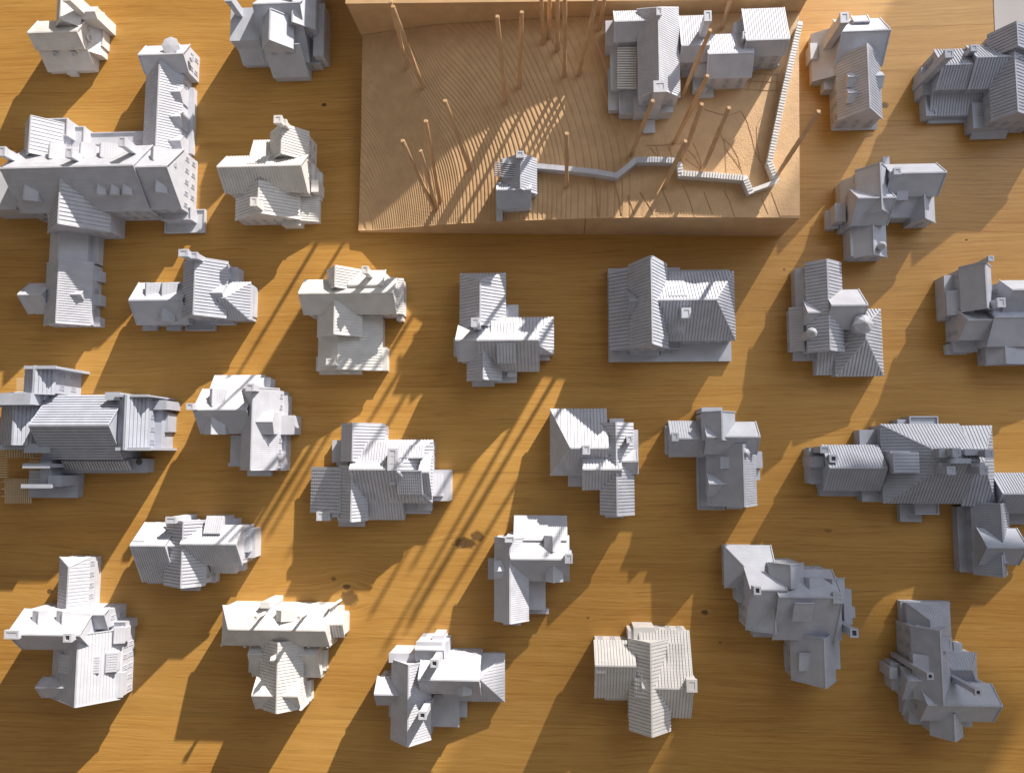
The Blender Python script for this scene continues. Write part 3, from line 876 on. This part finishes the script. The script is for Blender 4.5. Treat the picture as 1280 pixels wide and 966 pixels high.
house('model_house', 'grey house with a fan of smooth steep gables, below the one with paired dormers', 'model house', D_, [
 ('gx', 1104,205,1171,246, 42, 216.5, 60, {'r':0}), ('s', 1106,238,1160,269, 24, 44, 'n', {'r':0}), ('c', 1122,214,8,8, 72, {'closed':1}),
 ('s', 1121,234,1136,249, 44, 50, 'n', {'z0':34,'r':0}), ('gy', 1138,228,1168,279, 26, 1156, 44, {'r':0}),
 ('gy', 1070,213,1113,270, 44, 1102, 64, {'r':0}), ('s', 1055,222,1072,262, 20, 42, 'e', {'r':0}),
 ('gx', 1062,236,1108,282, 40, 247.5, 56, {'r':0}), ('b', 1063,280,1107,320, 26), ('gy', 1066,276,1108,322, 26, 1092, 34, {'r':0}),
 ('t', 1103,307,4.5,44,50), ('s', 1033,263,1047,286, 10, 14, 'e', {'p':3,'r':.6}), ('b', 1044,254,1057,277, 30), ('b', 1050,275,1066,290, 14), ('b', 1104,196,1112,210, 40),
], r=0)

house('model_church', 'long grey church model with picket porch, cut by the left edge at mid height', 'model church', G_, [
 ('gx', 60,494,156,574, 42, 531.5, 60, {'m':'a','p':4.4,'r':.75}), ('b', 70,573,183,591, 20),
 ('gy', 2,492,57,556, 46, 17, 60, {'m':'a','p':4.4,'r':.75}), ('b', -40,491,38,506, 74, {'n':'parapet'}), ('b', 36,491,56,500, 54),
 ('gy', 31,459,69,493, 54, 42, 66, {'m':'a','p':4.4,'r':.75}),
 ('gy', 144,495,185,562, 48, 156, 66, {'m':'a','p':4.2,'r':.75}), ('b', 186,512,202,562, 30), ('b', 196,516,210,540, 22), ('b', 188,500,208,512, 36),
 ('b', 131,490,150,500, 62, {'n':'buttress'}), ('b', 144,493,186,496, 64, {'n':'parapet'}), ('b', 144,559,188,563, 64, {'n':'parapet'}),
 ('b', 30,457,70,461, 68, {'n':'parapet'}),
 ('b', 60,594,77,608, 46), ('b', 28,579,62,585, 58, {'n':'parapet'}), ('b', 50,570,64,612, 40), ('b', 26,605,64,610, 52, {'n':'parapet'}), ('b', 36,606,97,622, 12), ('b', 36,588,97,612, 14),
 ('b', -20,556,30,562, 52, {'n':'parapet'}), ('b', 30,554,62,566, 56, {'n':'parapet'}),
], p=4.4, r=.8)

house('model_house', 'smooth white L-shaped house with a pointed dormer, just right of the church', 'model house', L_, [
 ('s', 264,468,328,492, 22, 38, 's', {}), ('b', 325,472,338,487, 18),
 ('gx', 253,486,318,542, 36, 512, 56, {}), ('dy', 262,486,281,508, 50, 265.5, 56), ('dy', 256,518,282,543, 44, 264.5, 52),
 ('c', 237,508,9,8, 74), ('c', 312,484,10,9, 76),
 ('gy', 302,486,348,587, 38, 315, 60, {}), ('dx', 321,515,343,543, 52, 527, 58),
 ('b', 344,494,358,588, 18), ('b', 350,519,368,543, 26), ('b', 288,544,303,580, 18), ('b', 285,578,302,583, 8, {'n':'step'}), ('b', 309,587,339,595, 8, {'n':'step'}),
], p=2.5, r=.28)

house('model_house', 'sprawling ribbed pale house with a triple-flue chimney block on its ridge, centre left', 'model house', L_, [
 ('gy', 427,530,481,576, 26, 441, 40, {'p':3.9}), ('b', 421,550,436,582, 14),
 ('gx', 446,550,541,628, 28, 586.5, 50, {'hb':40,'p':4.0,'r':.7}), ('s', 447,551,484,585, 38, 51, 's', {'z0':28,'m':'d','p':3.2}), ('s', 498,556,530,572, 38, 46, 's', {'z0':28,'p':3.2}),
 ('c', 490.5,574,12,26, 64, {'f':3}), ('b', 503,578,509,596, 50), ('s', 496,588,528,618, 40, 50, 'n', {'z0':28,'p':2.6}), ('b', 486,590,496,606, 50),
 ('gy', 423,582,460,650, 30, 439.5, 52, {'p':3.9}), ('s', 440,618,504,650, 16, 34, 'n', {'p':3.6}),
 ('gy', 389,584,440,640, 16, 426, 36, {'p':4.2,'r':.8}), ('s', 409,600,425,646, 24, 34, 'e', {'p':4}),
 ('c', 404,645,17,11, 30), ('b', 540,587,563,626, 22), ('gx', 528,564,540,622, 30, 590, 36, {}), ('b', 423,650,456,658, 6), ('b', 504,626,538,642, 10), ('b', 522,620,540,638, 14), ('c', 527,622,5,6, 34),
 ('b', 415,550,424,578, 8), ('s', 541,592,554,620, 24, 28, 'w', {'r':0}),
])

house('model_house', 'ribbed white house with a hipped left wing and small square chimneys, right of the centre', 'model house', L_, [
 ('gx', 688,511,758,594, 22, 560, 40, {'ha':24,'p':4.0}), ('gx', 708,549,738,586, 34, 563, 48, {'p':3.6}), ('b', 710,592,728,608, 20),
 ('gx', 728,560,775,612, 34, 586.5, 54, {'p':3.7}), ('s', 728,531,758,562, 28, 38, 'e', {'p':4}), ('c', 733,562,9,11, 62),
 ('gy', 750,529,792,643, 34, 771, 53, {'p':3.9,'r':.7}), ('gx', 777,562,796,593, 36, 576.6, 46, {'r':0}), ('c', 787,549,7,9, 60),
 ('b', 790,537,798,592, 20), ('b', 762,523,780,530, 24), ('b', 756,642,779,647, 8),
])

house('model_house', 'grey house with a short cross gable, left of the dark mansion', 'model house', D_, [
 ('gx', 836,526,884,571, 24, 548, 38, {'p':3}), ('c', 844,546,8,10, 48, {'closed':1}), ('b', 832,532,839,568, 14), 
 ('gy', 877,515,919,550, 46, 902.5, 62, {'r':0}), ('b', 877,509,903,516, 40),
 ('gx', 880,527,945,568, 44, 546, 62, {'r':0}), ('gy', 883,556,945,631, 28, 930, 48, {'p':2.8,'r':.4}),
 ('s', 901,571,922,586, 38, 42, 'e', {'z0':30,'p':3}), ('gx', 884,592,922,621, 34, 604.5, 45, {'r':0}), ('t', 932,566,4.5,62,66),
 ('b', 943,564,953,585, 18), ('b', 943,584,950,600, 14), ('b', 872,571,905,637, 12, {'rim':1}), ('b', 908,630,928,636, 12),
], p=2.8, r=.35)

house('model_mansion', 'dark grey mansion with great hipped roof and four clustered chimneys, right edge', 'model mansion', G_, [
 ('gx', 1028,556,1098,613, 30, 584.5, 46, {'p':3.2}), ('b', 1012,560,1032,605, 24), ('c', 1031,562,10,8, 54), ('c', 1042,573,9,9, 54,{'open':1}), ('b', 1014,570,1030,584, 34), ('b', 1025,608,1086,620, 12),
 ('b', 1076,537,1103,627, 20), ('b', 1100,531,1118,540, 22),
 ('gx', 1102,530,1200,629, 34, 575, 64, {'ha':62,'p':3.6}), ('b', 1113,564,1152,592, 52, {'z0':36,'rim':0,'n':'dormer'}), ('s', 1116,565,1150,591, 50, 54, 'w', {'z0':46,'p':4}),
 ('gx', 1199,532,1242,632, 34, 578, 62, {'hb':26,'p':3.8,'keep':1}),
 ('c', 1196,565,9,9, 93), ('c', 1189,588,9,9, 93), ('c', 1237,567,9,9, 93), ('c', 1230,588,9,9, 93), ('b', 1174,560,1196,572, 78), ('b', 1206,561,1234,569, 79), ('b', 1188,573,1214,579, 82), ('b', 1214,578,1230,592, 74), ('b', 1174,578,1190,592, 74),
 ('b', 1137,520,1173,532, 26, {'rim':1,'n':'bay'}), ('b', 1122,524,1140,533, 20), ('b', 1144,628,1174,643, 22, {'rim':1,'n':'porch'}), ('b', 1125,630,1152,652, 10, {'n':'step'}),
 ('gx', 1240,591,1330,641, 30, 617, 46, {'p':3}), ('b', 1262,640,1285,655, 10),
 ('gy', 1215,628,1262,700, 30, 1253, 47, {'p':3}), ('gx', 1222,660,1272,706, 40, 684, 56, {'r':0}), ('gy', 1216,690,1258,717, 30, 1253, 46, {'p':3}), ('b', 1198,633,1217,715, 14),
], p=3.4, r=.5)

house('model_house', 'house of close ribbed roofs with square corner chimneys, above the comb-roofed white one', 'model house', L_, [
 ('gx', 180,653,222,727, 24, 682, 44, {'p':2.8}), ('c', 172.5,680,15,10, 52), ('s', 182,695,214,730, 14, 26, 'n', {'p':3}),
 ('gy', 207,650,258,731, 34, 228, 54, {'p':3.8,'r':.8}), ('c', 213,650,13,8, 56), ('gx', 203,672,222,690, 38, 682, 46, {'r':0}),
 ('gx', 236,656,304,706, 36, 680, 54, {'p':3}), ('s', 256,645,278,666, 42, 50, 's', {'z0':10,'p':2.6}), ('s', 262,697,294,717, 18, 32, 'n', {'p':3}),
 ('b', 297,660,319,697, 20), ('b', 303,670,312,690, 28), ('b', 226,730,250,738, 6), ('b', 256,712,270,728, 12), ('b', 290,700,306,713, 10), ('b', 276,648,294,660, 20),
], p=3.2)

house('model_house', 'white house with a very broad roof slope, in the bottom left corner', 'model house', L_, [
 ('gy', 73,696,111,768, 26, 85, 42, {'ha':10,'p':4}), ('b', 110,701,119,763, 12, {'rim':1}),
 ('gx', 30,761,118,812, 44, 793.5, 60, {'r':0}), ('c', 14,793,18,10, 78, {'closed':1}), ('c', 84,797,10,10, 82,{'open':1}), ('gx', 98,760,136,786, 40, 768, 50, {'r':0}),
 ('gy', 66,785,153,872, 28, 96.5, 62, {'p':3.4,'r':.3,'m':'a'}), ('s', 70,818,95,842, 44, 54, 'e', {'z0':26,'p':4}),
 ('gx', 54,846,97,872, 32, 859, 46, {'r':0}), ('s', 104,820,122,842, 48, 54, 'w', {'z0':34,'p':3}), ('s', 134,815,145,840, 38, 42, 'w', {'z0':24,'p':3}), ('s', 132,841,152,872, 30, 36, 'w', {'z0':20,'r':0}), ('s', 144,784,155,804, 34, 38, 'w', {'z0':20,'r':0}),
 ('b', 150,781,163,798, 12), ('b', 114,776,158,788, 26, {'rim':1}),
 ('dy', 40,763,58,786, 52, 48, 56), ('dy', 70,763,88,786, 52, 78, 56),
], p=3.2, r=.3)

house('model_house', 'bright white T-shaped house with two thin spikes on its long roof, bottom row', 'model house', W_, [
 ('gx', 278,757,413,807, 36, 787, 56, {'ha':17,'p':3.3,'r':.35}),
 ('b', 325,752,337,760, 46), ('c', 319,772,4.5,4.5, 74, {'closed':1}), ('c', 373,772,4.5,4.5, 74, {'closed':1}), ('dy', 345,762,368,776, 50, 352, 55), ('t', 285,779,4,40,46),
 ('gx', 410,766,431,796, 22, 780, 32, {'p':3.5}), ('b', 430,767,434,791, 12), ('b', 412,758,427,768, 14),
 ('gx', 317,800,402,846, 20, 818, 34, {'r':0}), ('b', 311,806,319,840, 8), ('s', 327,822,377,845, 26, 36, 'n', {'p':3.6,'z0':10}), ('b', 400,812,408,838, 10),
 ('gy', 325,798,379,884, 32, 347, 52, {'p':3.6}), ('gx', 321,846,377,886, 34, 869.5, 48, {'r':0}),
 ('t', 341,823,3,58,66), ('t', 331.5,885,2.4,38,42), ('t', 376,886,2,36,40), ('t', 277,806,1.4,36,40), ('t', 306,808,1.2,36,40), ('t', 331,808,1.2,36,40), ('t', 386,808,1.2,36,40), ('t', 410,808,1.6,36,41),
 ('b', 342,882,360,888, 8), ('b', 378,850,389,876, 12), ('b', 398,836,404,846, 8), ('t', 412,759,1.8,46,52),
], p=3.5)

house('model_house', 'pale house with two square flued chimneys throwing dark bars on its roofs, bottom row centre', 'model house', L_, [
 ('gy', 489,824,539,923, 36, 510.5, 60, {'p':3}), ('gx', 472,845,508,881, 32, 868, 46, {'p':3}),
 ('b', 520,802,553,826, 46), ('gx', 521,802,556,830, 40, 812, 50, {'p':2.8}), ('b', 540,794,554,804, 34), ('b', 552,801,560,818, 34),
 ('gx', 527,819,601,867, 42, 849.7, 60, {'p':2.6}), ('c', 543,829,9,9, 86,{'open':1}), ('c', 528,894,9,9, 84,{'open':1}),
 ('gx', 555,816,631,876, 13, 848, 28, {'hb':28,'p':3.6}), ('b', 537,868,574,908, 16, {'n':'flat_roof'}), ('b', 573,875,584,896, 7), ('b', 486,880,495,896, 7),
 ('dy', 572,852,590,868, 50, 579, 55), ('b', 486,816,520,828, 40),
], p=2.8, r=.35)

house('model_house', 'smooth white L-shaped house with tiny pointed dormers and a square front porch, below the centre', 'model house', L_, [
 ('s', 642,645,709,674, 22, 40, 's', {}), ('gx', 640,669,711,726, 32, 698.7, 50, {}),
 ('dy', 680,669,701,689, 44, 691, 50), ('dy', 682,703,704,727, 40, 691.8, 48), ('c', 711,698,9,11, 60, {'closed':1}),
 ('gy', 618,671,661,775, 34, 637.5, 51, {}), ('c', 637,674,11,7, 62, {'closed':1}), ('dx', 618,700,637,723, 42, 713.5, 47),
 ('b', 610,698,620,724, 12), ('b', 661,724,682,762, 22, {'n':'porch'}), ('b', 661,760,686,767, 10, {'n':'step'}), ('b', 629,775,651,781, 7, {'n':'step'}),
], p=2.4, r=.3)

house('model_house', 'coarsely ribbed white cross-shaped house, bottom row between the flued pale one and the shaded ones', 'model house', W_, [
 ('gx', 743,800,792,872, 28, 832, 46, {'p':3.5}), ('c', 751,834,11,13, 52, {'closed':1}), ('b', 744,836,760,852, 16), ('b', 756,858,792,875, 14),
 ('gy', 786,798,837,912, 36, 814, 57, {'p':4.0,'r':.75}), ('s', 794,848,812,873, 47, 55, 'e', {'z0':36,'p':4.2,'r':1.0}),
 ('gx', 800,787,862,896, 30, 860, 54, {'p':3.6}), ('c', 865,857,12,14, 60, {'closed':1}), ('b', 792,784,819,800, 32), ('b', 785,788,796,800, 30),
 ('s', 834,805,856,850, 38, 50, 's', {'z0':28,'p':3.6}),
], p=3.7, r=.6)

house('model_house', 'large stepped grey house with a hollow chimney sticking out at its right', 'model house', D_, [
 ('gx', 905,681,964,735, 20, 711, 34, {'ha':22,'p':3.4}),
 ('gx', 931,709,975,787, 40, 737, 62, {'r':0}), ('gx', 964,711,1041,800, 40, 746, 62, {'r':0}),
 ('gy', 961,703,1005,732, 50, 989, 64, {'p':3}), ('gy', 1024,722,1056,750, 46, 1041, 58, {'p':3}), ('gy', 934,746,974,787, 38, 969, 56, {'r':0}),
 ('s', 992,752,1016,778, 57, 70, 'n', {'z0':36,'p':3}), ('c', 947,738,8,9, 78,{'open':1}), ('c', 1048,747,11,12, 74), ('c', 1068,791,9,10, 64,{'open':1}),
 ('gy', 988,790,1044,849, 30, 1031, 46, {'r':0}), ('b', 984,808,994,838, 16), ('s', 999,816,1016,839, 38, 42, 'n', {'z0':26,'p':3}),
 ('b', 921,712,938,753, 26), ('b', 929,752,940,782, 16), ('b', 941,783,973,796, 16), ('b', 1040,730,1052,800, 40), ('b', 1055,736,1065,780, 16), ('b', 1043,800,1050,836, 20), ('b', 1064,758,1069,772, 10),
 ('dy', 1008,722,1030,738, 54, 1012, 58),
], r=0)

house('model_house', 'grey house with two long tilted-looking chimneys over crossed roofs, in the bottom right corner', 'model house', D_, [
 ('b', 1127,751,1189,832, 10), ('gy', 1134,753,1188,800, 22, 1163, 36, {'ha':16,'p':3}), 
 ('gy', 1140,782,1187,872, 42, 1177, 60, {'p':2.6}), ('c', 1184,805,11,15, 64, {'closed':1}), ('s', 1143,818,1162,838, 50, 56, 'e', {'z0':40,'r':0}),
 ('gx', 1127,833,1168,874, 34, 850, 46, {'r':0}), ('b', 1114,828,1128,862, 22), ('b', 1107,831,1115,843, 14), ('b', 1112,834,1122,848, 30),
 ('gx', 1149,853,1240,901, 42, 881, 62, {'r':0}), ('gx', 1180,815,1221,858, 22, 836, 34, {'hb':14,'p':3}), ('b', 1192,803,1203,816, 10),
 ('gy', 1162,885,1203,918, 34, 1193, 48, {'p':2.8}), ('s', 1130,868,1154,896, 10, 24, 'n', {'p':3}), ('b', 1136,884,1166,905, 16), ('b', 1200,896,1215,908, 16),
 ('c', 1163,845,7,7, 92,{'open':1}), ('c', 1223,865,7,7, 92,{'open':1}), ('s', 1214,872,1234,881, 52, 56, 's', {'z0':44,'r':0}),
], p=2.8, r=.3)

# ---- on the terrain board
ZB = 72.0
GRP = 'printed buildings on the terrain board'
house('model_villa', 'big grey villa with a slatted glasshouse lean-to and brick-textured roof, standing on the terrain board', 'model villa', L_, [
 ('gy', 797,11,849,123, 113, 824, 136, {'ha':13,'p':2.6,'r':.5}), ('gx', 767,14,814,52, 108, 26.5, 124, {'p':2.6,'r':.5}), ('b', 757,26,769,57, 96), ('c', 825,108,14,13, 145, {'f':2}), ('c', 824,14,6,9, 142),
 ('b', 763,50,798,112, 90), ('b', 760,86,782,138, 82), ('b', 774,112,798,142, 88, {'rim':1,'n':'bay'}), ('b', 792,120,841,141, 92), ('b', 804,150,819,166, 76, {'n':'step'}),
], p=2.6, r=.45, zb=ZB, group=GRP)
house('model_annexe', 'grey gabled link building with a tall stack, against the right of the villa', 'model annexe', L_, [
 ('gx', 849,20,883,78, 105, 57, 120, {'p':2.6,'r':.4}), ('c', 885,20,8,12, 152), ('b', 852,76,878,92, 84), ('gx', 868,70,884,96, 96, 80, 102, {'r':0}),
], p=2.6, r=.4, zb=ZB, group=GRP)
house('model_annexe', 'square white annexe with embossed front wall, middle one of the row right of the villa', 'model annexe', L_, [
 ('gx', 882,43,938,98, 104, 67, 119, {'p':2.6,'r':.4}), ('b', 872,104,892,122, 78, {'n':'step'}), ('b', 866,86,884,112, 88), ('b', 936,76,944,88, 80),
], p=2.6, r=.4, zb=ZB, group=GRP)
house('model_annexe', 'plain ribbed white annexe at the back right corner of the terrain board', 'model annexe', L_, [
 ('gx', 928,11,981,70, 108, 50, 124, {'p':2.6,'r':.4}), ('b', 918,28,930,42, 104), ('b', 938,72,974,83, 77, {'rim':1,'n':'porch'}), ('c', 931,44,4,9, 122, {'closed':1}),
], p=2.6, r=.4, zb=ZB, group=GRP)
house('gatehouse', 'small grey gatehouse with spiky roof slats at the left end of the wall', 'model gatehouse', D_, [
 ('gy', 627,200,671,243, 76, 651, 94, {'p':3,'r':.5}), ('gx', 622,226,664,260, 74, 237, 90, {'p':2.6,'r':.5}), ('c', 650,193,9,8, 99), ('b', 620,230,627,248, 66), ('s', 620,246,628,274, 56, 70, 'n', {'r':0,'n':'ramp','z0':34}), ('b', 628,198,640,204, 86),
], p=3, r=.5, zb=36, group=GRP, win=False)

# slats and pickets, each one a piece of its building
def child_bar(name, root, a, b, w, h, mat):
    s = MB(); s.bar(a, b, w, h); part(name, s, mat, root, loc=tuple(c/U for c in root.location))
def find(prefix, word):
    for o in COL.objects:
        if o.name.startswith(prefix) and word in o.get('label', ''): return o
villa = find('model_villa', 'villa'); gate = find('gatehouse', 'gatehouse'); church = find('model_church', 'church')
for i in range(17):
    y = 60+i*3.1
    a = P(772, y, 100); b = P(796, y, 104); child_bar('slat', villa, (*a, 98), (*b, 102), 1.5, 1.8, M['white'])
for i in range(7):
    y = 203+i*2.7
    a = P(619-i*0.2, y, 86); b = P(645, y+3.5, 88); child_bar('slat', gate, (*a, 84), (*b, 88), 0.9, 2.2, M['mid'])
for i in range(24):
    x = 78+i*3.5
    a = P(x, 575, 34); b = P(x+5, 586, 23); child_bar('slat', church, (*a, 33), (*b, 22), 1.7, 2.4, M['light'])
for i in range(14):
    x = 6+i*2.45
    a = P(x, 598, 12); b = P(x, 629, 12); child_bar('picket', church, (*a, 10), (*b, 10), 1.2, 1.4, M['pale'])
for i in range(3):
    y = 602+i*9
    a = P(0, y, 12); b = P(39, y, 12); child_bar('rail', church, (*a, 8.6), (*b, 8.6), 1.2, 1.4, M['pale'])
for i in range(11):
    x = 8+i*3.2
    a = P(x, 560, 40); b = P(x, 572, 40); child_bar('picket', church, (*a, 38), (*b, 38), 1.2, 1.4, M['pale'])
for i in range(12):
    y = 563+i*3.0
    a = P(-3, y, 22); b = P(9, y, 22); child_bar('picket', church, (*a, 20), (*b, 20), 1.2, 1.4, M['pale'])
for i in range(9):
    y = 568+i*4.4
    a = P(36, y, 38); b = P(55, y, 38); child_bar('picket', church, (*a, 36), (*b, 36), 0.8, 1.2, M['light'])
for i in range(7):
    y = 473+i*2.6
    a = P(20, y, 26); b = P(29, y, 26); child_bar('picket', church, (*a, 24), (*b, 24), 1.1, 1.2, M['pale'])
a = P(27, 466, 30); b = P(29, 489, 30); child_bar('rail', church, (*a, 24), (*b, 24), 0.9, 1.2, M['light'])
# arched opening on the church aisle: a dark disc paints its shade
X, Y = P(174, 577, 20)
s = MB(); s.tube((X, Y, 19.8), (X, Y, 20.3), 4.2, 4.2, 14); part('opening', s, M['hole_shade'], church, loc=tuple(c/U for c in church.location))
# round windows
mans = find('model_mansion', 'castle-like')

# white sheet in the top right corner
s = MB(); n = 14
x0, y1 = P(1238, -40, 0); x1, y0 = P(1330, 66, 0)
for i in range(n):
    for j in range(n):
        pass
pts = []
for j in range(n+1):
    for i in range(n+1):
        u, v = i/n, j/n
        pts.append((x0+(x1-x0)*u+2*v, y0+(y1-y0)*v, 0.6+2.4*math.sin(u*3.1)**2*(0.4+0.6*v)+3.0*max(0, v-0.6)))
fs = []
for j in range(n):
    for i in range(n):
        k = j*(n+1)+i; fs.append((k, k+1, k+n+2, k+n+1))
k0 = len(pts); s.add(pts, fs); s.add([(x, y, z-0.35) for x, y, z in pts], [f[::-1] for f in fs])
m_, N_, L2, b_ = nt('sheet_paper'); b_.inputs['Base Color'].default_value = (0.46, 0.42, 0.40, 1); b_.inputs['Roughness'].default_value = 0.6
sh = part('sheet', s, m_, None, loc=(x0, y0, 0), smooth=True)
tag(sh, 'slightly curled off-white sheet lying on the table in the top right corner', 'paper sheet')
